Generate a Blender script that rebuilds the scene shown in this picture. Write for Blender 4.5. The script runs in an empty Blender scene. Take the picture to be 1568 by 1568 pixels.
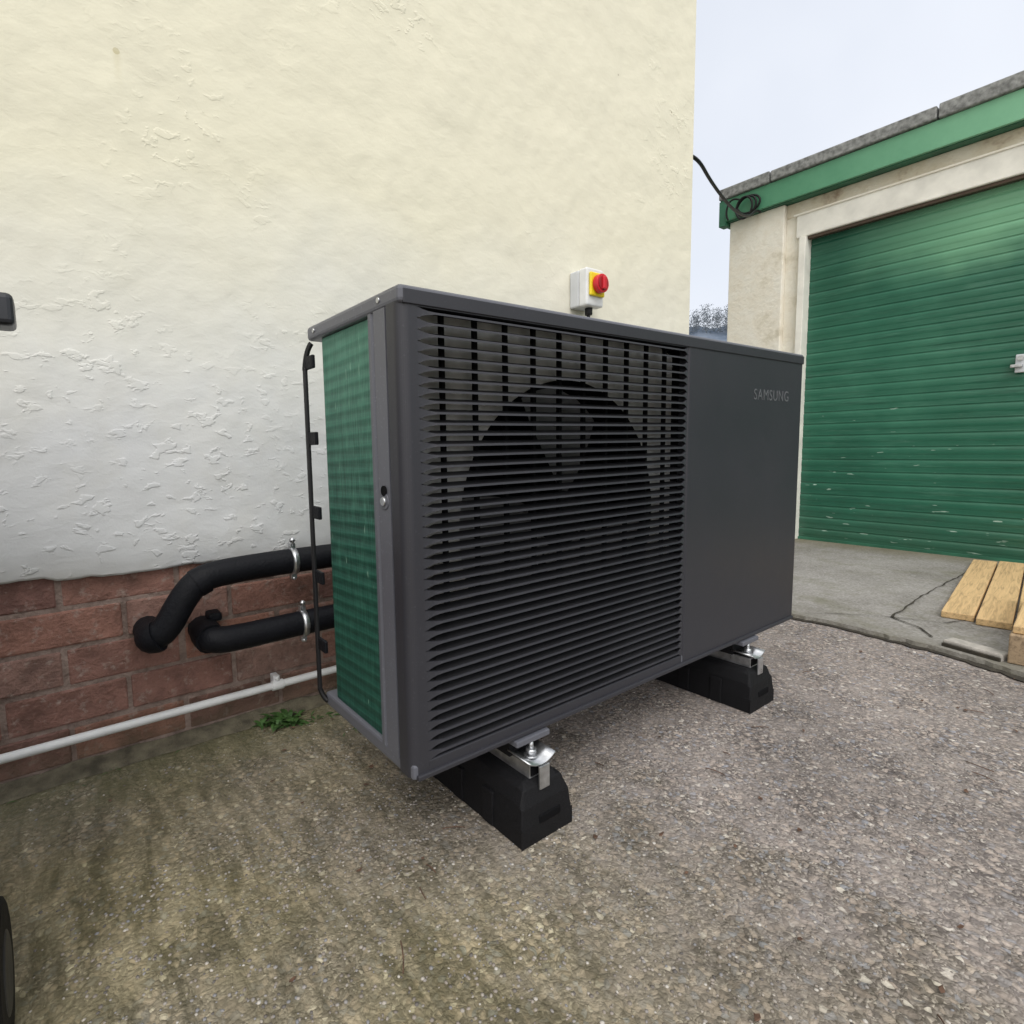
import bpy, bmesh, math, random
from mathutils import Vector, Matrix, noise
random.seed(7)
scene=bpy.context.scene
col=scene.collection

# ---------------------------------------------------------------- helpers
def empty(name,loc=(0,0,0)):
    o=bpy.data.objects.new(name,None); o.empty_display_size=.1; o.location=loc
    col.objects.link(o); return o
def link(name,me,mat=None,parent=None,smooth=False):
    o=bpy.data.objects.new(name,me); col.objects.link(o)
    if mat: me.materials.append(mat)
    if parent: o.parent=parent
    if smooth:
        for p in me.polygons: p.use_smooth=True
    return o
def pyd(name,v,f,mat=None,parent=None,smooth=False):
    me=bpy.data.meshes.new(name); me.from_pydata([tuple(a) for a in v],[],f); me.update()
    return link(name,me,mat,parent,smooth)
def bevel(o,w,seg=2):
    m=o.modifiers.new('bevel','BEVEL'); m.width=w; m.segments=seg; m.limit_method='ANGLE'; m.angle_limit=math.radians(30)
def boxdata(a,b,V,F):
    n=len(V)
    x0,y0,z0=a;x1,y1,z1=b
    V+=[(x0,y0,z0),(x1,y0,z0),(x1,y1,z0),(x0,y1,z0),(x0,y0,z1),(x1,y0,z1),(x1,y1,z1),(x0,y1,z1)]
    F+=[(n,n+3,n+2,n+1),(n+4,n+5,n+6,n+7),(n,n+1,n+5,n+4),(n+1,n+2,n+6,n+5),(n+2,n+3,n+7,n+6),(n+3,n,n+4,n+7)]
def box(name,a,b,mat,parent=None,bev=0,seg=2):
    V=[];F=[];boxdata(a,b,V,F)
    o=pyd(name,V,F,mat,parent)
    if bev: bevel(o,bev,seg)
    return o
def boxes(name,L,mat,parent=None,bev=0):
    V=[];F=[]
    for a,b in L: boxdata(a,b,V,F)
    o=pyd(name,V,F,mat,parent)
    if bev: bevel(o,bev)
    return o
def tube(name,pts,r,mat,parent=None,seg=16,cyc=False,smoothpts=True):
    cu=bpy.data.curves.new(name,'CURVE'); cu.dimensions='3D'; cu.bevel_depth=r; cu.bevel_resolution=max(2,seg//4)
    cu.use_fill_caps=True
    sp=cu.splines.new('NURBS' if smoothpts else 'POLY'); sp.points.add(len(pts)-1)
    for p,q in zip(sp.points,pts): p.co=(*q,1)
    if smoothpts: sp.use_endpoint_u=True; sp.order_u=3; sp.resolution_u=10
    sp.use_cyclic_u=cyc
    cu.materials.append(mat)
    o=bpy.data.objects.new(name,cu); col.objects.link(o)
    if parent:o.parent=parent
    return o
def cyl(name,c,axis,r,h,mat,parent=None,seg=32,r2=None,bev=0):
    r2=r if r2 is None else r2
    bm=bmesh.new(); bmesh.ops.create_cone(bm,cap_ends=True,segments=seg,radius1=r,radius2=r2,depth=h)
    q=Vector((0,0,1)).rotation_difference(Vector(axis))
    bmesh.ops.transform(bm,matrix=Matrix.Translation(c)@q.to_matrix().to_4x4(),verts=bm.verts)
    me=bpy.data.meshes.new(name); bm.to_mesh(me); bm.free()
    o=link(name,me,mat,parent)
    for p in me.polygons: p.use_smooth=len(p.vertices)==4
    if bev: bevel(o,bev)
    return o

# ---------------------------------------------------------------- materials
class M:
    def __init__(s,name,rough=.5,metal=0,spec=.5):
        s.m=bpy.data.materials.new(name); s.m.use_nodes=True
        s.t=s.m.node_tree; s.n=s.t.nodes; s.b=s.n['Principled BSDF']
        s.b.inputs['Roughness'].default_value=rough; s.b.inputs['Metallic'].default_value=metal
        s.b.inputs['Specular IOR Level'].default_value=spec
        s.tc=s.n.new('ShaderNodeTexCoord'); s.co=s.tc.outputs['Object']
    def L(s,a,b): s.t.links.new(a,b)
    def map(s,scale=(1,1,1),rot=(0,0,0)):
        n=s.n.new('ShaderNodeMapping'); n.inputs['Scale'].default_value=scale; n.inputs['Rotation'].default_value=rot
        s.L(s.co,n.inputs[0]); return n.outputs[0]
    def noise(s,scale,detail=4,rough=.55,co=None,dist=0):
        n=s.n.new('ShaderNodeTexNoise'); n.inputs['Scale'].default_value=scale; n.inputs['Detail'].default_value=min(detail,4)
        n.inputs['Roughness'].default_value=rough; n.inputs['Distortion'].default_value=dist
        s.L(co or s.co,n.inputs['Vector']); return n.outputs[0]
    def vor(s,scale,feature='F1',co=None,out=0):
        n=s.n.new('ShaderNodeTexVoronoi'); n.feature=feature; n.inputs['Scale'].default_value=scale
        s.L(co or s.co,n.inputs['Vector']); return n
    def ramp(s,f,stops,interp='LINEAR'):
        n=s.n.new('ShaderNodeValToRGB'); n.color_ramp.interpolation=interp
        e=n.color_ramp.elements
        while len(e)<len(stops): e.new(.5)
        for x,(p,c) in zip(e,stops):
            x.position=p
            x.color=(c,c,c,1) if not hasattr(c,'__len__') else (*c,1)
        s.L(f,n.inputs[0]); return n.outputs[0]
    def mix(s,f,a,b,mode='MIX'):
        n=s.n.new('ShaderNodeMix'); n.data_type='RGBA'; n.blend_type=mode
        for k,v in ((0,f),(6,a),(7,b)):
            if isinstance(v,bpy.types.NodeSocket): s.L(v,n.inputs[k])
            elif k==0: n.inputs[0].default_value=v
            else: n.inputs[k].default_value=(*v,1) if hasattr(v,'__len__') else (v,v,v,1)
        return n.outputs[2]
    def math(s,op,a,b=0,c=0,clamp=False):
        n=s.n.new('ShaderNodeMath'); n.operation=op; n.use_clamp=clamp
        for k,v in enumerate((a,b,c)):
            if isinstance(v,bpy.types.NodeSocket): s.L(v,n.inputs[k])
            else: n.inputs[k].default_value=v
        return n.outputs[0]
    def sep(s,co=None):
        n=s.n.new('ShaderNodeSeparateXYZ'); s.L(co or s.co,n.inputs[0]); return n.outputs
    def mr(s,v,a,b,c=0,d=1):
        n=s.n.new('ShaderNodeMapRange'); s.L(v,n.inputs[0])
        for i,x in enumerate((a,b,c,d)): n.inputs[i+1].default_value=x
        return n.outputs[0]
    def color(s,c):
        if isinstance(c,bpy.types.NodeSocket): s.L(c,s.b.inputs['Base Color'])
        else: s.b.inputs['Base Color'].default_value=(*c,1)
    def bump(s,h,strength=.5,dist=.005,prev=None):
        n=s.n.new('ShaderNodeBump'); n.inputs['Strength'].default_value=strength; n.inputs['Distance'].default_value=dist
        s.L(h,n.inputs['Height'])
        if prev: s.L(prev,n.inputs['Normal'])
        s.L(n.outputs[0],s.b.inputs['Normal']); return n.outputs[0]
    def roughsock(s,v): s.L(v,s.b.inputs['Roughness'])

def simple(name,c,rough=.5,metal=0,var=.15,scale=20,bump=0,spec=.5):
    m=M(name,rough,metal,spec)
    n=m.noise(scale,4)
    lo=tuple(x*(1-var) for x in c); hi=tuple(min(1,x*(1+var)) for x in c)
    m.color(m.ramp(n,[(.3,lo),(.7,hi)]))
    m.roughsock(m.mr(n,.2,.8,max(0,rough-.08),min(1,rough+.08)))
    if bump: m.bump(m.noise(scale*8,3),.4,bump)
    return m.m

# ground -------------------------------------------------------
def mat_ground():
    m=M('concrete_aggregate',.9,0,.2)
    nz=m.n.new('ShaderNodeTexNoise'); nz.inputs['Scale'].default_value=60; nz.inputs['Detail'].default_value=1; m.L(m.co,nz.inputs['Vector'])
    warp=m.n.new('ShaderNodeVectorMath'); warp.operation='MULTIPLY_ADD'
    warp.inputs[1].default_value=(.012,)*3
    m.L(nz.outputs['Color'],warp.inputs[0]); m.L(m.co,warp.inputs[2])
    co=warp.outputs[0]
    v1=m.vor(122,'F1',co); v2=m.vor(290,'F1',co)
    sep1=m.n.new('ShaderNodeSeparateColor'); m.L(v1.outputs['Color'],sep1.inputs[0])
    sep2=m.n.new('ShaderNodeSeparateColor'); m.L(v2.outputs['Color'],sep2.inputs[0])
    c1=m.ramp(sep1.outputs[0],[(0,(.15,.13,.125)),(.17,(.28,.235,.21)),(.36,(.41,.345,.305)),(.56,(.27,.255,.26)),(.74,(.48,.41,.36)),(.87,(.31,.315,.35)),(.95,(.68,.63,.57))],'CONSTANT')
    c2=m.ramp(sep2.outputs[0],[(0,(.15,.13,.12)),(.35,(.25,.22,.205)),(.65,(.34,.30,.275)),(.9,(.50,.455,.41))],'CONSTANT')
    sel=m.math('GREATER_THAN',sep1.outputs[1],.55)
    c=m.mix(sel,c2,c1)
    edge=m.ramp(v1.outputs['Distance'],[(.28,1.0),(.78,.5)])
    c=m.mix(.8,c,edge,'MULTIPLY')
    mid=m.noise(9,4,.65)
    c=m.mix(m.ramp(mid,[(.40,.05),(.62,.55)]),c,(.305,.27,.25))
    big=m.noise(2.3,4,.6)
    c=m.mix(1,c,m.ramp(big,[(.3,.76),(.5,1.0),(.7,1.2)]),'MULTIPLY')
    x,y,z=m.sep()
    st=m.noise(7,4,.6,m.map((4.2,.9,1),(0,0,.12)),dist=.5)
    stc=m.ramp(st,[(.38,0),(.5,.6),(.62,1)])
    left=m.mr(m.math('ADD',x,m.math('MULTIPLY',m.math('SUBTRACT',mid,.5),.8)),.55,-.1)
    moss=m.math('MULTIPLY',left,m.ramp(big,[(.36,.35),(.6,1)]))
    mc=m.mix(stc,(.45,.42,.23),(1.0,.95,.66))
    c=m.mix(m.math('MULTIPLY',moss,.85),c,mc,'MULTIPLY')
    c=m.mix(m.math('MULTIPLY',moss,.32),c,m.mix(stc,(.15,.14,.065),(.28,.255,.15)))
    c=m.mix(m.math('MULTIPLY',m.math('MULTIPLY',left,.32),m.math('SUBTRACT',1,stc)),c,(.095,.085,.055))
    nearwall=m.mr(m.math('ADD',y,m.math('MULTIPLY',m.math('SUBTRACT',mid,.5),.35)),.44,.74)
    inl=m.mr(x,3,1.9)
    c=m.mix(m.math('MULTIPLY',m.math('MULTIPLY',nearwall,.70),inl),c,(.115,.115,.05))
    m.color(c)
    h=m.math('SUBTRACT',1,v1.outputs['Distance'])
    h=m.math('MULTIPLY_ADD',v2.outputs['Distance'],-.5,h)
    h=m.math('MULTIPLY_ADD',m.math('MULTIPLY',stc,left),.4,h)
    m.bump(h,.6,.004)
    return m.m
def mat_pad():
    m=M('concrete_pad_mat',.9,0,.25)
    v=m.vor(150); s=m.n.new('ShaderNodeSeparateColor'); m.L(v.outputs['Color'],s.inputs[0])
    c=m.ramp(m.noise(2.2,4,.7),[(.3,(.17,.155,.13)),(.5,(.28,.26,.235)),(.7,(.35,.33,.305))])
    c=m.mix(.3,c,m.ramp(s.outputs[0],[(0,.12),(1,.48)]))
    c=m.mix(m.ramp(m.noise(6,4,.7),[(.5,0),(.7,.55)]),c,(.15,.145,.09))
    x,y,z=m.sep()
    c=m.mix(m.mr(x,3.3,3.55,0,.6),c,(.16,.14,.07))
    c=m.mix(m.mr(m.math('MULTIPLY_ADD',m.noise(8,3),.25,x),2.12,1.9,0,.45),c,(.13,.12,.085))
    m.color(c); b=m.bump(m.noise(90,3),.6,.006)
    return m.m
def mat_wall():
    m=M('cream_render',.85,0,.3)
    x,y,z=m.sep()
    n=m.noise(1.3,4,.6)
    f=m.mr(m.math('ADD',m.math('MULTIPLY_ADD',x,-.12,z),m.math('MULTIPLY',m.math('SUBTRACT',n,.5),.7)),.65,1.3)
    c=m.mix(f,(.69,.70,.71),(.80,.765,.61))  # bluish low, cream high: the lighting shift is painted into the render colour
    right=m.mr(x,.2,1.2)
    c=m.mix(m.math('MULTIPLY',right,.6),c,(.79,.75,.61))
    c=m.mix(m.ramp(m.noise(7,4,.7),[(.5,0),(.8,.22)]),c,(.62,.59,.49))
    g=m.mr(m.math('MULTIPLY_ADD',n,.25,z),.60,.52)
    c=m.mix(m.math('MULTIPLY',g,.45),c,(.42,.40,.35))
    dx=m.math('ABSOLUTE',m.math('ADD',x,.237)); dz=m.math('SUBTRACT',z,1.497)
    spot=m.math('LESS_THAN',m.math('ADD',m.math('MULTIPLY',dx,dx),m.math('MULTIPLY',dz,dz)),.00004)
    run=m.math('MULTIPLY',m.mr(dx,.009,.002),m.math('MULTIPLY',m.mr(dz,-.07,0),m.math('LESS_THAN',dz,0)))
    c=m.mix(m.math('MULTIPLY',spot,.45),c,(.42,.36,.16)); c=m.mix(m.math('MULTIPLY',run,.22),c,(.5,.42,.2))
    ch=m.vor(3.1); c=m.mix(m.ramp(ch.outputs['Distance'],[(.009,.8),(.016,0)]),c,(.33,.29,.2))
    m.color(c)
    fl=m.noise(44,3,.5,m.map((.65,1,1),(0,.35,0)),dist=.35)
    fleck=m.ramp(fl,[(.585,0),(.65,1)])
    zone=m.mr(m.math('ADD',m.noise(2.1,2),m.mr(z,1.7,.5,-.14,.05)),.44,.62)
    h=m.math('MULTIPLY_ADD',m.math('MULTIPLY',fleck,zone),.40,m.math('MULTIPLY',fl,.36))
    b=m.bump(m.noise(6,2),.28,.04)
    b=m.bump(h,.42,.009,b)
    m.bump(m.noise(210,2),.15,.0015,b)
    return m.m
def mat_brick():
    m=M('old_red_brick',.8,0,.35)
    at=m.n.new('ShaderNodeAttribute'); at.attribute_name='tint'
    s=m.n.new('ShaderNodeSeparateColor'); m.L(at.outputs['Color'],s.inputs[0])
    c=m.ramp(s.outputs[0],[(0,(.20,.105,.09)),(.3,(.265,.14,.112)),(.6,(.34,.17,.125)),(.85,(.25,.155,.13)),(1,(.36,.22,.17))])
    nn=m.noise(15,4,.7)
    c=m.mix(.9,c,m.ramp(nn,[(.25,.45),(.5,1),(.72,1.4)]),'MULTIPLY')
    c=m.mix(m.ramp(m.noise(34,4,.7),[(.55,0),(.68,.7)]),c,(.40,.32,.28))
    x,y,z=m.sep()
    low=m.mr(m.math('MULTIPLY_ADD',nn,.12,z),.18,.05)
    c=m.mix(m.math('MULTIPLY',low,.7),c,(.11,.095,.06))
    m.color(c); m.bump(m.noise(60,4,.7),.85,.009)
    return m.m
def mat_mortar():
    m=M('mortar',.9); c=m.ramp(m.noise(30,4,.7),[(.3,(.17,.12,.10)),(.7,(.38,.29,.25))])
    m.color(c); m.bump(m.noise(120,3),.8,.006); return m.m
def mat_unit(name='anthracite_paint',c=(.030,.030,.037),rough=.42):
    m=M(name,rough,0,.42)
    f=m.noise(3,4,.6)
    cc=m.mix(m.ramp(f,[(.3,0),(.75,.35)]),c,tuple(x*1.4 for x in c))
    m.color(m.mix(m.ramp(m.noise(240,1),[(.66,0),(.74,.3)]),cc,tuple(x*2.3 for x in c)))
    m.roughsock(m.mr(f,.3,.7,rough-.05,rough+.1))
    m.bump(m.noise(700,1),.12,.0006)
    return m.m
def mat_coil():
    m=M('green_coil',.55,0,.4)
    x,y,z=m.sep()
    lo=m.noise(4,3)
    ph=m.math('MULTIPLY_ADD',lo,1.0,m.math('MULTIPLY',m.math('MULTIPLY_ADD',y,.05,z),2*math.pi/.0215))
    w=m.math('SINE',ph)
    w2=m.math('SINE',m.math('MULTIPLY_ADD',m.noise(10,2,.5,m.map((1,.4,3))),2.0,m.math('MULTIPLY',z,2*math.pi/.0075)))
    row=m.mr(w,.75,1)
    c=m.mix(m.mr(w,-1,.4),(.008,.056,.040),(.012,.085,.059))
    c=m.mix(m.math('MULTIPLY',row,.7),c,(.032,.15,.108))
    c=m.mix(m.math('MULTIPLY',m.mr(w2,.3,1),.25),c,(.038,.17,.122))
    strand=m.noise(30,3,.7,m.map((8,8,.25)))
    c=m.mix(m.ramp(strand,[(.35,.55),(.5,0)]),c,(.004,.034,.024))
    c=m.mix(m.ramp(strand,[(.55,0),(.72,.45)]),c,(.055,.21,.15))
    stn=m.noise(22,4,.7,m.map((1,3,.8)))
    c=m.mix(m.ramp(stn,[(.48,0),(.75,.4)]),c,(.065,.23,.16))
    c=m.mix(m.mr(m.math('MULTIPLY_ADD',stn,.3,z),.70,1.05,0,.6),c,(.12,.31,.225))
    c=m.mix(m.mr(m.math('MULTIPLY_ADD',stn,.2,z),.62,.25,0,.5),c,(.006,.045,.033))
    sp=m.ramp(m.noise(75,1,.5,m.map((1,2.2,.35))),[(.755,0),(.78,.7)])
    c=m.mix(sp,c,(.24,.40,.32))
    m.color(c)
    m.bump(m.math('MULTIPLY_ADD',w,.4,strand),.6,.0025)
    return m.m
def mat_door():
    m=M('green_roller_paint',.30,0,.5)
    x,y,z=m.sep()
    c=m.ramp(m.noise(1.4,4,.65),[(.3,(.014,.10,.060)),(.55,(.023,.135,.083)),(.75,(.042,.18,.113))])
    st=m.ramp(m.noise(6,4,.75,m.map((1,.5,7))),[(.53,0),(.80,.55)])
    c=m.mix(st,c,(.10,.25,.18))
    dk=m.ramp(m.noise(4,4,.75,m.map((1,.6,9))),[(.3,.5),(.45,0)])
    c=m.mix(dk,c,(.012,.06,.04))
    sheen=m.math('MULTIPLY',m.mr(m.math('MULTIPLY_ADD',m.noise(2.5,3),.5,z),1.75,2.0),m.mr(y,.75,.1))
    c=m.mix(m.math('MULTIPLY',sheen,.75),c,(.22,.50,.30))  # pale sky sheen at the door's upper right, painted into the colour
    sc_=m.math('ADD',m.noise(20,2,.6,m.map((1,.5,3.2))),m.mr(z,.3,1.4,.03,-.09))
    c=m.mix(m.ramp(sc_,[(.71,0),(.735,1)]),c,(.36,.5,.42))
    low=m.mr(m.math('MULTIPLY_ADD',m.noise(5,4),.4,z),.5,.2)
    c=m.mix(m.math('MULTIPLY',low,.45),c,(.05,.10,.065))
    m.color(c); m.bump(m.noise(9,3),.3,.006)
    return m.m
def mat_garwall(name,a,b,c_):
    m=M(name,.85)
    c=m.ramp(m.noise(5,4,.7),[(.28,a),(.42,b),(.6,c_)])
    m.color(c); m.bump(m.noise(30,4,.6),.6,.008); return m.m
def mat_wood(name,c):
    m=M(name,.75,0,.3)
    w=m.noise(9,4,.6,m.map((.6,9,9)),dist=1.2)
    k=m.ramp(w,[(.3,tuple(a*.6 for a in c)),(.5,c),(.75,tuple(min(1,a*1.2) for a in c))])
    kn=m.vor(4.3); k=m.mix(m.ramp(kn.outputs['Distance'],[(.05,.8),(.12,0)]),k,tuple(a*.35 for a in c))
    m.color(k); m.bump(w,.35,.003); return m.m
G_ground=mat_ground(); G_pad=mat_pad(); WALL=mat_wall(); BRICK=mat_brick(); MORTAR=mat_mortar()
UNIT=mat_unit(); UNITL=mat_unit('anthracite_sidelit',(.105,.108,.128),.36); COIL=mat_coil(); DOOR=mat_door()  # UNITL is the casing paint lightened, stronger side light put into its colour
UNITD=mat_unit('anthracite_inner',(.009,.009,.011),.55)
GW=mat_garwall('garage_masonry_paint',(.64,.59,.47),(.83,.78,.67),(.86,.83,.74))
GWR=mat_garwall('garage_worn_masonry',(.32,.23,.16),(.64,.57,.44),(.72,.67,.56))
BLACK=simple('black_foam',(.0055,.006,.009),.6,bump=.004,scale=22,spec=.22)
RUBBER=simple('recycled_rubber',(.0065,.0065,.008),.65,bump=.003,scale=60,spec=.25)
VOID=simple('dark_interior',(.005,.005,.006),.8,spec=.1)
ZINC=simple('galvanised_steel',(.55,.56,.58),.33,.9,.25,60)
PLATE=simple('interior_plate',(.50,.51,.52),.5,0,.25,25)
WHITEP=simple('white_plastic',(.74,.75,.76),.35,0,.08,20)
GREYP=simple('grey_plastic',(.60,.62,.65),.4,0,.06,20)
YEL=simple('yellow_plastic',(.85,.66,.02),.35,0,.05)
RED=simple('red_plastic',(.6,.015,.03),.3,0,.08)
WHITEG=simple('white_gloss_trim',(.86,.84,.77),.5,0,.12,9,.001)
def mat_fascia():
    m=M('green_fascia_paint',.42); x,y,z=m.sep()
    f=m.mr(m.math('MULTIPLY_ADD',m.noise(6,4,.7),.8,y),1.5,.1)
    m.color(m.mix(f,(.08,.27,.155),(.22,.50,.31))); m.bump(m.noise(20,3),.2,.003); return m.m
FASCIA=mat_fascia()
FASCD=simple('green_fascia_dark',(.035,.15,.09),.5,0,.3,6)
FELT=simple('grey_roof_felt',(.25,.255,.25),.9,0,.5,45,.004)
WOOD=mat_wood('new_softwood',(.62,.43,.22)); WOODD=mat_wood('weathered_timber',(.34,.25,.16))
CABLE=simple('black_cable',(.008,.008,.009),.5,spec=.3)
STONE=simple('stone_edging',(.40,.375,.34),.85,0,.3,25,.004)
SOIL=simple('damp_soil',(.04,.034,.024),.95,0,.4,40,.01)
FIL=simple('mossy_fillet',(.13,.115,.08),.95,0,.5,30,.01)
BIN=simple('bin_plastic',(.02,.022,.028),.4,0,.15,20)
GRASS=simple('weed_leaf',(.045,.105,.024),.6,0,.5,60)
LEAFB=simple('dead_leaf',(.10,.055,.035),.8,0,.5,90)

# ---------------------------------------------------------------- ground
pyd('ground',[(-250,-250,0),(400,-250,0),(400,400,0),(-250,400,0)],[(0,1,2,3)],G_ground)

edge=[]
y=-4.0
while y<5.0:
    bx=1.83+.03*y if y>-.1 else 1.83+.28*(y+.1)
    bx=max(bx,1.0)
    edge.append((bx+.018*noise.noise((y*6,0,0))+.012*noise.noise((y*30,3,0)),y)); y+=.02
V=[];F=[]
n=len(edge)
for (x,yy) in edge: V+=[(x,yy,.0),(x+.005,yy,.018),(4.5,yy,.018)]
for i in range(n-1):
    a=3*i;b=3*(i+1)
    F+=[(a,a+1,b+1,b),(a+1,a+2,b+2,b+1)]
pyd('garage_apron',V,F,G_pad)
V=[];F=[]
for i,(x,yy) in enumerate(edge):
    w=.013+.028*abs(noise.noise((yy*11,7,0)))
    V+=[(x-w,yy,.004),(x+.001,yy,.006)]
    if i: F.append((2*i-2,2*i-1,2*i+1,2*i))
pyd('soil_joint',V,F,SOIL)
def crack(pts,w,z):
    V=[];F=[]
    P=[]
    for a,b in zip(pts[:-1],pts[1:]):
        a=Vector(a);b=Vector(b);k=max(2,int((b-a).length/.03))
        for i in range(k): P.append(a.lerp(b,i/k))
    P.append(Vector(pts[-1]))
    for i,p in enumerate(P):
        d=(P[min(i+1,len(P)-1)]-P[max(i-1,0)]).normalized(); nn=Vector((-d.y,d.x))
        o=.008*noise.noise((p.x*14,p.y*14,1)); ww=w*(.3+abs(noise.noise((p.x*20,p.y*20,4)))*1.6)
        q=p+nn*o
        V+=[(*(q+nn*ww),z),(*(q-nn*ww),z)]
        if i: F.append((2*i-2,2*i-1,2*i+1,2*i))
    return V,F
VV=[];FF=[]
for pts,w in [([(2.05,-.02),(2.5,.0),(3.5,-.01)],.004),([(2.05,-.02),(1.98,-.12),(1.9,-.17)],.004),([(2.05,-.02),(2.1,-.15),(2.25,-.22)],.003),([(2.05,-.02),(1.95,.12),(1.86,.2)],.002)]:
    v,f=crack(pts,w,.022); k=len(VV); VV+=v; FF+=[tuple(i+k for i in g) for g in f]
pyd('apron_cracks',VV,FF,SOIL)

# ---------------------------------------------------------------- house
house=empty('rendered_house')
YW=.695; XC=1.866
xs=[-6+.02*i for i in range(int((XC+6)/.02)+1)]; xs[-1]=XC
V=[];F=[]
def rb(x):
    b=.418+.006*noise.noise((x*9,0,0))+.005*noise.noise((x*40,2,0))
    if x<-.40: b+= .012*min(1,(-.40-x)/.03)+.010*noise.noise((x*25,5,0))
    return b
zs=[.5,1.0,2.0,3.5,6.0]
for x in xs:
    b=rb(x)
    V+=[(x,YW+.03,b+.002),(x,YW+.002,b),(x,YW,b+.006)]+[(x,YW,z) for z in zs]
m_=3+len(zs)
for i in range(len(xs)-1):
    for j in range(m_-1):
        a=i*m_+j;b=(i+1)*m_+j
        F.append((a,b,b+1,a+1))
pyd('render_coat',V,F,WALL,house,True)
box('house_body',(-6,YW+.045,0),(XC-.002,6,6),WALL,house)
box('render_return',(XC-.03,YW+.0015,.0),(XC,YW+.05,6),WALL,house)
V=[];F=[];tints=[]
ch=.085; L=.225
row=0; z=-.067
while z<.44:
    off=(row%2)*L/2+.075
    x=-6+off
    while x<XC:
        x1=min(x+L-.010,XC-.002)
        if x1-x>.03:
            j=lambda s: random.uniform(-s,s)
            y0=YW+.012+j(.003)
            a=(x+j(.002),y0,z+.005+j(.0015)); b=(x1+j(.002) if x1<XC-.01 else x1,YW+.06,z+ch-.005+j(.0015))
            boxdata(a,b,V,F); t=random.random(); tints+=[t]*6
        x+=L
    z+=ch; row+=1
bo=pyd('brick_plinth',V,F,BRICK,house)
ca=bo.data.color_attributes.new('tint','FLOAT_COLOR','CORNER')
for p in bo.data.polygons:
    for li in p.loop_indices: ca.data[li].color=(tints[p.index],)*3+(1,)
bevel(bo,.004,2)
box('mortar_bed',(-6,YW+.0155,0),(XC-.004,YW+.044,.45),MORTAR,house)
V=[];F=[]
for i,x in enumerate([-6+.03*k for k in range(int((XC+6)/.03)+1)]):
    o=.012*noise.noise((x*8,9,0)); h=.020+.014*noise.noise((x*11,4,0))
    V+=[(x,YW-.030+o,.001),(x,YW-.010+o*.5,h*.6),(x,YW+.013,h)]
    if i:
        a=3*(i-1);b=3*i
        F+=[(a,b,b+1,a+1),(a+1,b+1,b+2,a+2)]
pyd('wall_fillet',V,F,FIL,house,True)

# ---------------------------------------------------------------- heat pump
hp=empty('heat_pump_unit')
W=1.27;D=.331;Z0=.1713;H=.735;Z1=Z0+H
XS=.7165
box('lid',(-.003,-.003,Z1-.026),(W+.003,D+.004,Z1),UNITL,hp,.007,3)
box('lid_front_trim',(.004,-.0036,Z1-.0262),(W,.002,Z1-.006),UNIT,hp,.001)
box('base_pan',(0,0,Z0),(W,D,Z0+.026),UNITL,hp,.005,2)
box('service_panel',(XS+.0015,-.001,Z0+.002),(W+.0005,D-.02,Z1-.0028),UNIT,hp,.005,3)
def extr(name,prof,z0,z1,mat):
    n=len(prof); V=[(x,y,z0) for x,y in prof]+[(x,y,z1) for x,y in prof]
    F=[(i,(i+1)%n,n+(i+1)%n,n+i) for i in range(n)]+[tuple(range(n))[::-1],tuple(range(n,2*n))]
    return pyd(name,V,F,mat,hp)
r=.016
prof=[(-.002,.036)]+[(-.002+r-r*math.cos(t),-.001+r-r*math.sin(t)) for t in [math.pi/2*i/8 for i in range(9)]]+[(.028,-.001),(.028,.036)]
extr('corner_post',prof,Z0+.003,Z1-.003,UNIT)
extr('side_rail',[(-.0015,.041),(-.0015,.075),(.0025,.079),(.0025,.083),(-.001,.086),(-.001,.094),(.02,.094),(.02,.041)],Z0+.02,Z1-.024,UNITL)
box('side_rail_groove',(.004,.035,Z0+.02),(.02,.042,Z1-.024),VOID,hp)
cyl('grip_recess',(-.0012,.058,.598),(1,0,0),.013,.004,UNITL,hp,32,bev=.001)
cyl('grip_screw',(-.0042,.058,.598),(1,0,0),.0065,.004,ZINC,hp,16)
cyl('grip_slot',(-.0015,.058,.614),(1,0,0),.008,.0045,VOID,hp,24)
for p_ in ((-.0035,.055,Z1-.012),(-.0035,.30,Z1-.012)):
    cyl('lid_screw',p_,(1,0,0),.004,.003,ZINC,hp,14)
GZ0=Z0+.026; GZ1=Z1-.027
box('grille_top_rail',(.028,-.001,GZ1-.001),(XS-.001,.02,Z1-.0265),UNIT,hp)
box('grille_bottom_rail',(.028,-.001,Z0+.0015),(XS-.001,.02,GZ0),UNIT,hp,.002)
box('grille_bottom_lip',(.006,-.006,Z0+.0005),(W-.004,.012,Z0+.009),UNIT,hp,.002)
N=43; pitch=(GZ1-GZ0)/N
V=[];F=[];MI=[]
xa,xb=.0275,XS-.0015
for i in range(N):
    zc=GZ0+pitch*(i+.5)
    hh=pitch*.5; hs=pitch*.115
    pts=[(xa,hh),(xa+.004,hh*.97),(xa+.010,hh*.66),(xa+.020,hh*.40),(xa+.030,hs),(xb-.016,hs),(xb-.008,hh*.5),(xb-.003,hh*.97),(xb,hh)]
    n=len(V)
    for k,(x,h) in enumerate(pts):
        inn=3<k<6
        yf=-.0025 if inn else -.0012
        up=.0060 if inn else .002
        V+=[(x,yf,zc-h),(x,yf+.0008,zc+h*.8),(x,yf+.003,zc+h),(x,.0155,zc+h*.5+up),(x,.0155,zc-h*.5+up)]
    for k in range(len(pts)-1):
        a=n+5*k;b=a+5
        F+=[(a,b,b+1,a+1),(a+1,b+1,b+2,a+2),(a+2,b+2,b+3,a+3),(a,a+4,b+4,b),(a+3,b+3,b+4,a+4)]
        MI+=[0,0,1,1,1]
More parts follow.
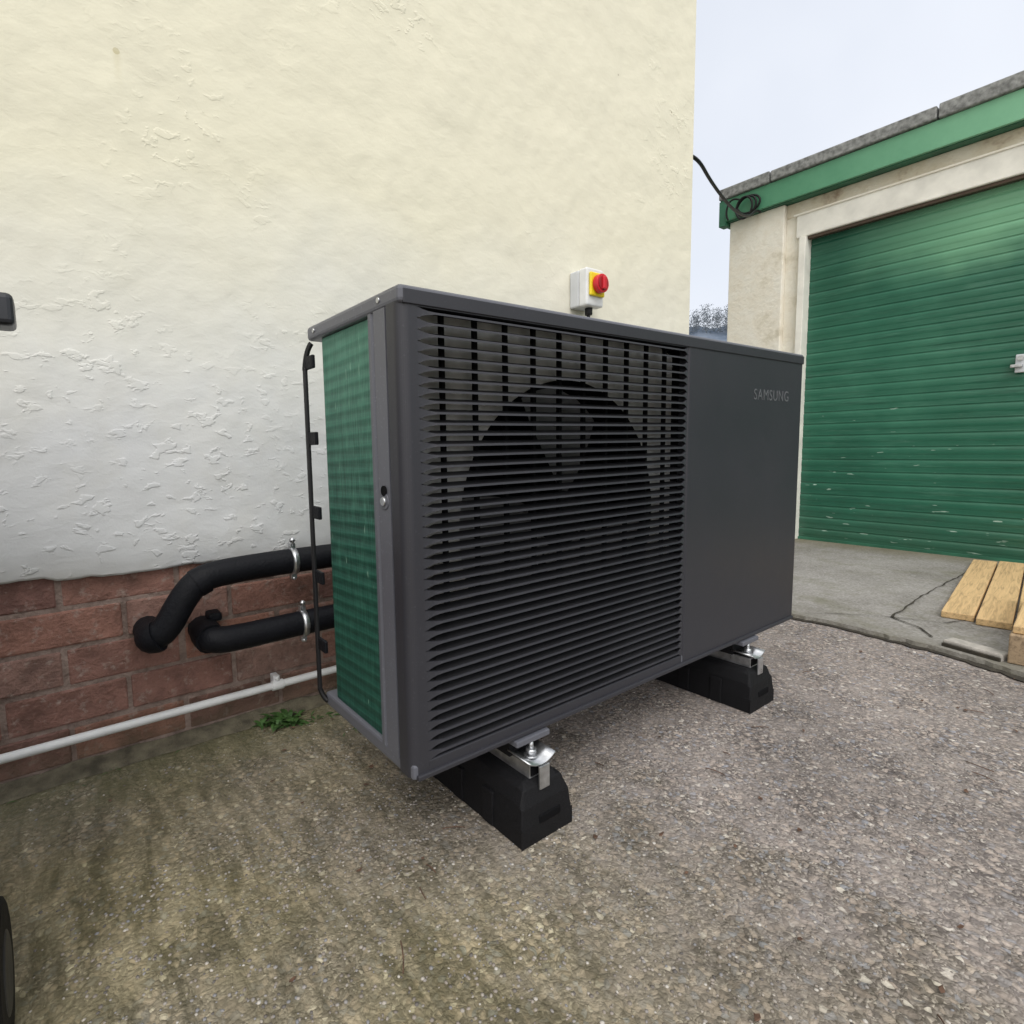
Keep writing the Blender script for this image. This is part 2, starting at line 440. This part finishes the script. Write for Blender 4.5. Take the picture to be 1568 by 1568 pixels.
lv=pyd('louvre_grille',V,F,UNIT,hp)
lv.data.materials.append(UNITD)  # blade bodies behind the lip: shade of the gaps put into a darker paint
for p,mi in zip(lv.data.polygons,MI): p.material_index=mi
L_=[]
for i in range(10):
    x=.083+i*.064
    L_.append(((x-.0035,.016,GZ0),(x+.0035,.023,GZ1)))
boxes('grille_stiffeners',L_,VOID,hp)
cx_,cz_,R_=.385,.535,.262
V=[];F=[]
n=64
x0,x1,z0,z1=.03,XS-.002,GZ0,GZ1
YP=.037
for i in range(n):
    t=2*math.pi*i/n; c,s=math.cos(t),math.sin(t)
    V.append((cx_+R_*c,YP,cz_+R_*s))
    k=min((x1-cx_)/c if c>1e-6 else 1e9,(x0-cx_)/c if c<-1e-6 else 1e9,(z1-cz_)/s if s>1e-6 else 1e9,(z0-cz_)/s if s<-1e-6 else 1e9)
    V.append((cx_+k*c,YP,cz_+k*s)); V.append((cx_+(R_-.006)*c,.11,cz_+(R_-.006)*s))
F1=[];F2=[]
for i in range(n):
    a=3*i;b=3*((i+1)%n)
    F1.append((a,b,b+1,a+1)); F2.append((a,a+2,b+2,b))
pyd('fan_shroud',V,F1,PLATE,hp)
pyd('fan_ring',V,F2,VOID,hp)
box('interior_back',(.05,.20,GZ0),(XS-.02,.205,GZ1),VOID,hp)
box('interior_floor',(.03,.021,Z0+.0262),(XS,.25,Z0+.029),VOID,hp)
box('partition',(XS-.001,.021,Z0+.03),(XS+.001,.30,Z1-.03),VOID,hp)
cyl('fan_hub',(cx_,.075,cz_),(0,1,0),.055,.05,RUBBER,hp,32,bev=.008)
FANB=simple('fan_plastic',(.16,.163,.175),.4)
for k in range(3):
    V=[];F=[]
    t0=k*2*math.pi/3+.5
    for i in range(13):
        t=t0+i/12*1.3
        for j in range(9):
            q=j/8
            rr=.05+q*.20
            tt=t+q*.45-.25*q*q*(1 if i>6 else .3)
            V.append((cx_+rr*math.cos(tt),.105-.055*i/12+.006*q,cz_+rr*math.sin(tt)))
    for i in range(12):
        for j in range(8):
            a=i*9+j; F.append((a,a+1,a+10,a+9))
    pyd('fan_blade',V,F,FANB,hp,True)
prof=[(.008,.094),(.008,.285)]+[(.008+.03-.03*math.cos(t),.285+.03*math.sin(t)) for t in [math.pi/2*i/6 for i in range(1,7)]]+[(XS-.01,.315),(XS-.01,.295),(.04,.295),(.030,.285),(.030,.094)]
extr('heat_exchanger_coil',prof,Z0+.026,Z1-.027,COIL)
gy=.332
box('rear_guard_bar',(-.013,gy-.003,Z0+.03),(-.006,gy+.008,Z1-.075),UNITD,hp,.002)
tube('rear_guard_hook',[( .002,gy-.006,Z1-.03),(-.008,gy,Z1-.045),(-.0095,gy+.003,Z1-.08)],.005,CABLE,hp,12)
tube('rear_guard_hook_lower',[(-.0095,gy+.003,Z0+.035),(-.007,gy-.002,Z0+.018),(0,gy-.012,Z0+.01)],.005,CABLE,hp,12)
L_=[]
for zz in (.84,.70,.56,.435,.30):
    L_.append(((-.011,gy-.036,zz-.013),(-.004,gy+.001,zz+.011)))
boxes('rear_guard_clips',L_,BLACK,hp,.002)
box('rear_corner_post',(.66,D-.012,Z0+.026),(.70,D,Z1-.026),UNITL,hp)
fc=bpy.data.curves.new('lettering','FONT'); fc.body='SAMSUNG'; fc.size=.038; fc.extrude=.0003; fc.align_x='LEFT'; fc.space_character=1.12
LET=simple('lettering_grey',(.12,.12,.132),.35)
fc.materials.append(LET)
to=bpy.data.objects.new('lettering',fc); col.objects.link(to); to.parent=hp
to.location=(1.004,-.0014,.778); to.rotation_euler=(math.radians(90),0,0)
for fx in (.1815,.9527):
    box('mounting_leg',(fx+.02,-.012,Z0-.012),(fx+.10,D+.02,Z0-.001),UNITL,hp,.002)

# ---------------------------------------------------------------- rubber feet
def foot(fx):
    e=empty('rubber_mounting_foot')
    w=.1208; y0=-.044; y1=.42; h=.102
    sec=[(0,0),(.0,.035),(.004,.072),(.014,h*.93),(.026,h),(w-.026,h),(w-.014,h*.93),(w-.004,.072),(w,.035),(w,0)]
    ys=[(y0,.30),(y0+.003,.66),(y0+.012,.92),(y0+.026,1.0)]
    ysb=[(y1-.026,1.0),(y1-.012,.92),(y1-.003,.66),(y1,.3)]
    V=[];F=[]
    allr=ys+[(y0+.10+i*.05,1) for i in range(6)]+ysb
    for (yy,k) in allr:
        for (x,z) in sec: V.append((fx+x,yy,min(z,h*k) if z>0 else 0))
    n=len(sec)
    for i in range(len(allr)-1):
        for j in range(n):
            a=i*n+j;b=i*n+(j+1)%n
            F.append((a,b,b+n,a+n))
    F.append(tuple(range(n))); F.append(tuple(range(len(V)-n,len(V)))[::-1])
    o=pyd('foot_body',V,F,RUBBER,e); bevel(o,.004,2)
    box('front_pocket',(fx+.040,y0-.0012,.030),(fx+w-.028,y0+.01,.046),VOID,e,.003)
    boxes('side_ribs',[((fx-.003,yy,.002),(fx+.004,yy+.03,.066)) for yy in (.03,.12,.21,.30)],RUBBER,e,.002)
    cxm=fx+w/2
    L_=[((cxm-.021,y0+.022,h),(cxm+.021,y1-.03,h+.003)),((cxm-.021,y0+.022,h+.003),(cxm-.0185,y1-.03,h+.024)),((cxm+.0185,y0+.022,h+.003),(cxm+.021,y1-.03,h+.024)),
        ((cxm-.0185,y0+.022,h+.0215),(cxm-.010,y1-.03,h+.024)),((cxm+.010,y0+.022,h+.0215),(cxm+.0185,y1-.03,h+.024))]
    boxes('steel_channel',L_,ZINC,e,.0008)
    V=[];F=[]
    for i in range(9):
        t=-1+i/4; zz=h+.0255+.012*abs(t)**2
        V+=[(cxm+t*.032,y0+.012,zz),(cxm+t*.032,y0+.066,zz+.002)]
        if i: F.append((2*i-2,2*i,2*i+1,2*i-1))
    o=pyd('saddle_clip',V,F,ZINC,e,True); s_=o.modifiers.new('s','SOLIDIFY'); s_.thickness=.0025
    cyl('fixing_washer',(cxm,y0+.040,h+.030),(0,0,1),.013,.003,ZINC,e,24)
    cyl('fixing_nut',(cxm,y0+.040,h+.037),(0,0,1),.0095,.010,ZINC,e,6)
    cyl('fixing_stud',(cxm,y0+.040,h+.047),(0,0,1),.0045,.02,ZINC,e,12)
    box('end_tab',(cxm-.012,y0+.006,h-.016),(cxm+.012,y0+.010,h+.026),ZINC,e,.001)
    box('channel_void',(cxm-.018,y0+.0215,h+.0035),(cxm+.018,y0+.023,h+.021),VOID,e)
    boxes('foot_saddles',[((cxm-.03,.02,h+.0245),(cxm+.03,.06,Z0-.0125)),((cxm-.03,.27,h+.0245),(cxm+.03,.31,Z0-.0125))],RUBBER,e)
foot(.1815); foot(.9527)

# ---------------------------------------------------------------- insulated pipes
def pipe(name,pts,r,clx):
    e=empty(name)
    o=tube('insulation',pts,r,BLACK,e,24)
    for (x,y,z) in clx:
        cyl('clamp_band',(x,y,z),(1,0,0),r+.0035,.014,ZINC,e,32)
        box('clamp_lug',(x-.007,y-.008,z+r+.002),(x+.007,y+.008,z+r+.014),ZINC,e,.001)
        cyl('clamp_bolt',(x,y-.006,z+r+.018),(0,0,1),.004,.02,ZINC,e,10)
        cyl('clamp_nut',(x,y-.006,z+r+.022),(0,0,1),.007,.007,ZINC,e,6)
        box('clamp_lug_lower',(x-.007,y-.008,z-r-.014),(x+.007,y+.008,z-r-.002),ZINC,e,.001)
        cyl('clamp_nut_lower',(x,y-.006,z-r-.012),(0,0,1),.006,.007,ZINC,e,6)
        cyl('clamp_rod',(x,y+.045,z),(0,1,0),.005,.05,ZINC,e,10)
    return e
e1=pipe('insulated_pipe',[(-.262,.73,.285),(-.262,.66,.283),(-.262,.628,.283),(-.235,.62,.30),(-.20,.62,.36),(-.165,.622,.397),(-.12,.625,.405),(-.02,.63,.408),(.12,.63,.408),(.4,.62,.405),(.6,.5,.405)],.030,[(.052,.63,.408)])
tube('tape_wrap',[(-.262,.645,.283),(-.262,.626,.283),(-.252,.621,.288)],.034,BLACK,e1,24)
tube('tape_wrap',[(-.172,.6213,.388),(-.160,.6217,.394),(-.148,.622,.398)],.0325,BLACK,e1,24)
e2=pipe('insulated_pipe',[(-.15,.73,.262),(-.15,.65,.262),(-.15,.62,.258),(-.128,.61,.254),(-.09,.61,.252),(0,.615,.252),(.12,.62,.252),(.4,.62,.252),(.6,.5,.252)],.030,[(.065,.617,.252)])
tube('tape_wrap',[(-.15,.66,.262),(-.15,.63,.26),(-.148,.618,.258)],.034,BLACK,e2,24)
box('pipe_saddle',(-.142,.655,.285),(-.112,.70,.305),BLACK,e2,.006,3)
wp=empty('white_waste_pipe')
tube('pipe_run',[(-6,.672,.088),(1.2,.672,.088)],.0095,WHITEP,wp,16,smoothpts=False)
cyl('pipe_coupling',(.012,.672,.088),(1,0,0),.0125,.03,WHITEP,wp,24,bev=.002)
box('pipe_clip',(.004,.676,.078),(.020,.705,.110),WHITEP,wp,.003)
cyl('pipe_clip_stub',(.012,.672,.105),(0,0,1),.006,.014,WHITEP,wp,16)

# ---------------------------------------------------------------- isolator switch
sw=empty('isolator_switch')
box('enclosure_back',(1.113,.652,1.150),(1.197,.694,1.272),GREYP,sw,.006,3)
box('enclosure_cover',(1.111,.615,1.148),(1.199,.651,1.274),WHITEP,sw,.007,3)
box('yellow_plate',(1.120,.605,1.180),(1.194,.6145,1.258),YEL,sw,.006,3)
cyl('red_dial',(1.158,.594,1.219),(0,1,0),.031,.020,RED,sw,40,bev=.002)
cyl('dial_ring',(1.158,.583,1.219),(0,1,0),.024,.003,simple('dark_red',(.3,.01,.015),.35),sw,40)
box('red_handle',(1.150,.574,1.198),(1.166,.583,1.240),RED,sw,.003,3)
cyl('cable_gland',(1.156,.645,1.136),(0,0,1),.013,.024,CABLE,sw,20,bev=.002)
tube('supply_cable',[(1.156,.645,1.13),(1.156,.648,1.05),(1.16,.66,.9),(1.16,.66,.5)],.006,CABLE,sw)

# ---------------------------------------------------------------- garage
g=empty('garage')
XG=3.532
box('wall_pier',(XG-.03,1.05,0),(XG+.2,1.40,2.16),GW,g,.006)
box('wall_return',(XG+.01,.962,0),(XG+.2,1.049,2.16),GW,g)
box('side_wall',(XG+.2,1.2,0),(9,1.398,2.2),GW,g)
box('wall_above_door',(XG+.004,-6,2.075),(XG+.2,1.0495,2.16),GWR,g,.004)
box('lintel',(XG-.012,-6,1.935),(XG+.2,.985,2.073),WHITEG,g,.006)
box('lintel_ledge',(XG-.02,-6,2.068),(XG+.05,1.0,2.080),GW,g,.003)
box('door_jamb',(XG-.025,.922,.018),(XG+.09,.960,1.934),WHITEG,g,.003)
box('lintel_shadow_strip',(XG+.002,-6,1.918),(XG+.03,.921,1.9345),simple('shadow_brown',(.1,.07,.05),.8),g)  # brown strip stands in for the shadow under the lintel
box('rear_wall',(8.8,-6,0),(9,1.2,2.2),GW,g)
box('dark_inside',(XG+.12,-6,.0),(XG+.125,.96,2.0),VOID,g)
V=[];F=[]
lp=.0748
prof=[]
for k in range(26):
    zb=.018+k*lp
    prof+=[(0.0,zb+.002),(-.003,zb+.005),(-.0038,zb+.009),(-.0018,zb+.013),(-.0038,zb+.017),(-.0018,zb+.021),(-.0038,zb+.025),(-.0024,zb+.029),(-.0042,zb+.034),(-.0056,zb+.042),(-.006,zb+.050),(-.0056,zb+.060),(-.0045,zb+.069),(.0005,zb+.0735)]
prof=[(x,z) for x,z in prof if z<1.93]
for (x,z) in prof:
    V+=[(XG+.06+x,-6,z),(XG+.06+x,.921,z)]
for i in range(len(prof)-1):
    F.append((2*i,2*i+1,2*i+3,2*i+2))
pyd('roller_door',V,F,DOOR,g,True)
box('door_bottom_bar',(XG+.045,-6,.0185),(XG+.056,.92,.034),FASCD,g)
box('door_handle_plate',(XG+.030,-.085,.985),(XG+.052,-.045,1.075),GREYP,g,.004)
box('door_handle',(XG+.012,-.075,1.01),(XG+.03,-.03,1.026),ZINC,g,.003)
cyl('door_lock',(XG+.025,-.065,1.055),(1,0,0),.012,.012,ZINC,g,20)
xf=XG-.075
box('fascia',(xf,-6,2.165),(xf+.02,1.43,2.305),FASCIA,g,.003)
box('fascia_shadow_batten',(xf+.021,-6,2.161),(XG+.25,1.41,2.20),FASCD,g)
box('fascia_end',(xf+.001,1.431,2.15),(9,1.447,2.33),FASCD,g)
box('verge_end_block',(xf-.006,1.405,2.135),(xf+.06,1.452,2.30),FASCD,g,.003)
L_=[]
for a,b in ((-6,-.9),(-.9,.297),(.297,1.12),(1.12,1.455)):
    L_.append(((xf-.018,a+.004,2.306+random.uniform(0,.003)),(xf+.22,b-.004,2.377+random.uniform(-.003,.004))))
boxes('roof_edge_trim',L_,FELT,g,.007)
box('roof_deck',(xf+.21,-6,2.30),(9,1.44,2.36),FELT,g)

c=empty('overhead_cable')
tube('cable_run',[(1.864,.74,1.885),(1.872,.688,1.872),(2.2,.80,1.875),(2.75,.98,1.93),(3.2,1.12,2.04),(3.43,1.19,2.165),(3.445,1.17,2.14)],.0075,CABLE,c)
for k in range(3):
    pts=[(3.437-.006*k,1.245+.012*k+(.075-.01*k)*math.cos(t),2.215-.008*k+(.055+.008*k)*math.sin(t)) for t in [2*math.pi*i/10 for i in range(10)]]
    tube('cable_coil',pts,.0065,CABLE,c,cyc=True)
tube('cable_tail',[(3.43,1.3,2.26),(3.43,1.36,2.30),(3.43,1.40,2.2),(3.44,1.38,2.16)],.006,CABLE,c)

# ---------------------------------------------------------------- timber & stones by the garage
t=empty('timber_planks')
def plank(e,name,c,ang,l,w,h,mat,z=0.02,tilt=0):
    V=[];F=[];boxdata((-l/2,-w/2,0),(l/2,w/2,h),V,F)
    o=pyd(name,V,F,mat,e); o.location=(c[0],c[1],z); o.rotation_euler=(0,tilt,ang); bevel(o,.003); return o
a=math.radians(7)
plank(t,'board_a',(2.80,-.095),a,1.22,.088,.024,WOOD,.019)
plank(t,'board_b',(2.81,-.190),a,1.28,.090,.024,WOOD,.0193)
plank(t,'board_c',(2.82,-.286),a,1.24,.090,.024,WOOD,.0188)
plank(t,'bearer',(1.97,-.388),math.radians(4),.34,.075,.085,WOODD,.019)
plank(t,'board_upper',(2.17,-.385),math.radians(5),.7,.10,.022,WOOD,.105)
plank(t,'board_d',(2.80,-.385),a,1.22,.090,.024,WOOD,.0186)
s=empty('stone_kerb_piece')
s.location=(1.800,-.352,.0); s.rotation_euler=(0,0,math.radians(-16))
box('kerb_block',(0,0,0),(.05,.15,.038),STONE,s,.006)
box('kerb_face',(-.010,.002,.001),(-.0005,.147,.029),SOIL,s,.002)

# ---------------------------------------------------------------- wheelie bin at the left edge
wb=empty('wheeled_bin')
V=[(-.95,.06,.06),(-.545,.06,.06),(-.545,.44,.06),(-.95,.44,.06),(-1.02,.0,.862),(-.50,.0,.862),(-.485,.42,.862),(-1.02,.42,.862)]
F=[(0,3,2,1),(4,5,6,7),(0,1,5,4),(1,2,6,5),(2,3,7,6),(3,0,4,7)]
bevel(pyd('bin_body',V,F,BIN,wb),.02,3)
box('bin_lid',(-1.04,-.03,.863),(-.49,.37,.900),BIN,wb,.012,3)
box('lid_hinge_lug',(-.50,.335,.864),(-.436,.395,.910),BIN,wb,.008,3)
tube('bin_handle',[(-.96,.36,.85),(-.96,.45,.86),(-.52,.45,.86),(-.52,.36,.85)],.012,BIN,wb)
for x in (-.93,-.515):
    cyl('bin_wheel',(x,.10,.082),(1,0,0),.082,.036,RUBBER,wb,40,bev=.008)
    cyl('bin_wheel_hub',(x,.10,.082),(1,0,0),.045,.039,BIN,wb,24,bev=.004)

# ---------------------------------------------------------------- weeds & litter
V=[];F=[]
def weed(cx,cy,cnt,sp,lm):
    for k in range(cnt):
        bx,by=random.gauss(cx,sp),min(.672,cy+random.gauss(0,.014))
        ang=random.uniform(0,2*math.pi); l=random.uniform(.4,1)*lm; w=random.uniform(.07,.15)*l; up=random.uniform(.2,1.3)
        d=Vector((math.cos(ang),math.sin(ang)*.8,up)).normalized(); sd=Vector((-math.sin(ang),math.cos(ang),0))
        n=len(V); b0=Vector((bx,by,.002))
        for i in range(5):
            q=i/4; p=b0+d*l*q+Vector((0,0,-l*.5*q*q)); ww=w*math.sin(math.pi*(.08+.92*q))
            V.extend([tuple(p+sd*ww),tuple(p-sd*ww)])
            if i: F.append((n+2*i-2,n+2*i-1,n+2*i+1,n+2*i))
weed(.012,.645,38,.024,.072); weed(.03,.64,16,.03,.05); weed(-.035,.655,8,.012,.05); weed(.16,.50,24,.05,.022); weed(.10,.60,20,.04,.03); weed(-.35,.66,10,.15,.02)
pyd('weed_plant',V,F,GRASS)
def litter(name,cnt,mat,fn,size):
    V=[];F=[]
    for k in range(cnt):
        x,y=fn(); s=random.uniform(*size); a=random.uniform(0,6.28); n=len(V)
        m=6
        for i in range(m):
            t=a+2*math.pi*i/m; rr=s*(1 if i%3 else 1.5)*random.uniform(.7,1.1)
            V.append((x+rr*math.cos(t),y+rr*math.sin(t)*.7,.003+abs(random.gauss(0,s*.35))))
        F.append(tuple(range(n,n+m)))
    return pyd(name,V,F,mat)
litter('fallen_leaves',150,LEAFB,lambda:(random.uniform(-.4,2.6),random.uniform(-1.2,.65)),(.002,.006))
tw=empty('twigs')
for k in range(22):
    x,y=random.uniform(-.2,2.0),random.uniform(-.6,.35); a=random.uniform(0,6.28); l=random.uniform(.015,.05)
    tube('twig',[(x,y,.003),(x+l*.5*math.cos(a),y+l*.5*math.sin(a),.005),(x+l*math.cos(a+.15),y+l*math.sin(a+.15),.003)],.0009,LEAFB,tw,4)
bm=bmesh.new(); bmesh.ops.create_icosphere(bm,subdivisions=1,radius=1); iv=[v.co.copy() for v in bm.verts]; iff=[tuple(v.index for v in f.verts) for f in bm.faces]; bm.free()
V=[];F=[];T=[]
for k in range(9000):
    x=random.uniform(-.5,1.80); y=random.uniform(-.62,.62)
    if k%3: x=random.uniform(-.45,1.1); y=random.uniform(-.5,.3)
    s=random.uniform(.0014,.0036); n=len(V); a=random.uniform(0,3.14); e=random.uniform(.6,1)
    ca_,sa=math.cos(a),math.sin(a)
    for v in iv:
        X=v.x*s;Y=v.y*s*e;Z=v.z*s*.4
        V.append((x+X*ca_-Y*sa,y+X*sa+Y*ca_,Z+s*.05))
    F+=[tuple(n+i for i in f) for f in iff]; T+=[random.random()]*20
pm=M('aggregate_pebbles',.8)
at=pm.n.new('ShaderNodeAttribute'); at.attribute_name='tint'
ss=pm.n.new('ShaderNodeSeparateColor'); pm.L(at.outputs['Color'],ss.inputs[0])
pm.color(pm.ramp(ss.outputs[0],[(0,(.11,.10,.095)),(.3,(.23,.20,.175)),(.5,(.31,.27,.235)),(.7,(.22,.22,.235)),(.88,(.36,.32,.275)),(1,(.52,.49,.45))]))
po=pyd('gravel_pebbles',V,F,pm.m,None,True)
ca=po.data.color_attributes.new('tint','FLOAT_COLOR','CORNER')
for p in po.data.polygons:
    for li in p.loop_indices: ca.data[li].color=(T[p.index],)*3+(1,)

# ---------------------------------------------------------------- distant hill
hm=M('hill_hazy_woodland',1,0,0)
hm.color(hm.ramp(hm.noise(.12,4,.7),[(.35,(.09,.12,.165)),(.65,(.17,.20,.25))]))  # blue-grey distance haze mixed into the woodland colour
V=[];F=[]
nx,ny=140,12
for j in range(ny):
    for i in range(nx):
        az=math.radians(20+i*.75); R=120+j*8
        hgt=(j/(ny-1))**.8*36.5*(1+.05*math.sin(i*.13+1))+1.2*noise.noise((i*.35,j*.5,0))+.5*noise.noise((i*1.3,j*1.3,3))
        V.append((R*math.sin(az),R*math.cos(az),max(-1,hgt if j else -1)))
for j in range(ny-1):
    for i in range(nx-1):
        a=j*nx+i; F.append((a,a+1,a+nx+1,a+nx))
pyd('hill',V,F,hm.m)
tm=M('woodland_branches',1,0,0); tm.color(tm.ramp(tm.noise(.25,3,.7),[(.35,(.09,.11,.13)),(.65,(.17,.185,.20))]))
V=[];F=[]
for k in range(26000):
    az=math.radians(random.uniform(48,72)); R=random.uniform(190,208)
    s0=az*200
    tree=round(s0/3.1)*3.1
    hh=3.2+3.0*noise.noise((tree*.7,5,0))
    aa=(tree+random.gauss(0,.9))/200; i_=(math.degrees(aa)-20)/.75
    base=36*(1+.05*math.sin(i_*.13+1))
    px,py=R*math.sin(aa),R*math.cos(aa); pz=base-4+ (hh+4)*random.random()**.8
    s=random.uniform(.08,.34); n=len(V); a=random.uniform(0,3.14)
    ux,uy=math.cos(aa),-math.sin(aa)
    V+=[(px-s*math.cos(a)*ux,py-s*math.cos(a)*uy,pz-s*math.sin(a)),(px+s*math.cos(a)*ux,py+s*math.cos(a)*uy,pz+s*math.sin(a)),(px+.3*s,py+s,pz+s*.7)]
    F.append((n,n+1,n+2))
pyd('distant_trees',V,F,tm.m)

# ---------------------------------------------------------------- world & sun
SUNAZ=math.radians(214); el=math.radians(50)
dirv=Vector((math.sin(SUNAZ)*math.cos(el),math.cos(SUNAZ)*math.cos(el),math.sin(el)))
w=bpy.data.worlds.new('World'); scene.world=w; w.use_nodes=True
nt=w.node_tree; nt.nodes.clear()
N_=nt.nodes.new; LK=nt.links.new
out=N_('ShaderNodeOutputWorld'); bg=N_('ShaderNodeBackground'); sky=N_('ShaderNodeTexSky')
sky.sky_type='NISHITA'; sky.sun_disc=False; sky.sun_elevation=el
sky.sun_rotation=SUNAZ; sky.dust_density=3; sky.air_density=1.0; sky.ozone_density=1
mx=N_('ShaderNodeMix'); mx.data_type='RGBA'
tc=N_('ShaderNodeTexCoord'); nz=N_('ShaderNodeTexNoise'); nz.inputs['Scale'].default_value=2.2; nz.inputs['Detail'].default_value=4
rp=N_('ShaderNodeValToRGB'); rp.color_ramp.elements[0].position=.3; rp.color_ramp.elements[0].color=(.8,.8,.8,1); rp.color_ramp.elements[1].position=.65; rp.color_ramp.elements[1].color=(.99,.99,.99,1)
LK(tc.outputs['Generated'],nz.inputs['Vector']); LK(nz.outputs[0],rp.inputs[0]); LK(rp.outputs[0],mx.inputs[0])
LK(sky.outputs[0],mx.inputs[6]); mx.inputs[7].default_value=(6.25,6.55,7.15,1)
dp=N_('ShaderNodeVectorMath'); dp.operation='DOT_PRODUCT'; dp.inputs[1].default_value=dirv; LK(tc.outputs['Generated'],dp.inputs[0])
mr=N_('ShaderNodeMapRange'); mr.interpolation_type='SMOOTHSTEP'; LK(dp.outputs['Value'],mr.inputs[0])
for i,x in enumerate((.25,1,0.0,1)): mr.inputs[i+1].default_value=x
ml=N_('ShaderNodeMix'); ml.data_type='RGBA'; LK(mr.outputs[0],ml.inputs[0]); LK(mx.outputs[2],ml.inputs[6]); ml.inputs[7].default_value=(12.5,12.4,12.2,1)
LK(ml.outputs[2],bg.inputs[0]); bg.inputs[1].default_value=.142
LK(bg.outputs[0],out.inputs[0])
sl=bpy.data.lights.new('sun','SUN'); sl.energy=1.1; sl.angle=math.radians(25); sl.color=(1,.96,.9)
so=bpy.data.objects.new('sun',sl); col.objects.link(so)
so.rotation_euler=dirv.to_track_quat('Z','Y').to_euler()

# ---------------------------------------------------------------- camera
yaw,pitch,roll=.6219,.1032,-.0214
f=Vector((math.sin(yaw)*math.cos(pitch),math.cos(yaw)*math.cos(pitch),-math.sin(pitch)))
r0=Vector((math.cos(yaw),-math.sin(yaw),0)); u0=r0.cross(f)
rr=r0*math.cos(roll)+u0*math.sin(roll); uu=-r0*math.sin(roll)+u0*math.cos(roll)
cd=bpy.data.cameras.new('camera'); cam=bpy.data.objects.new('camera',cd); col.objects.link(cam)
cam.matrix_world=Matrix(((rr.x,uu.x,-f.x,-.4108),(rr.y,uu.y,-f.y,-.6823),(rr.z,uu.z,-f.z,.6801),(0,0,0,1)))
cd.sensor_width=36; cd.lens=847.0/1568*36; cd.shift_x=95.66/1568; cd.shift_y=-13.54/1568
cd.clip_start=.01; cd.clip_end=2000
scene.camera=cam
scene.view_settings.view_transform='Standard'; scene.view_settings.look='None'; scene.view_settings.exposure=0
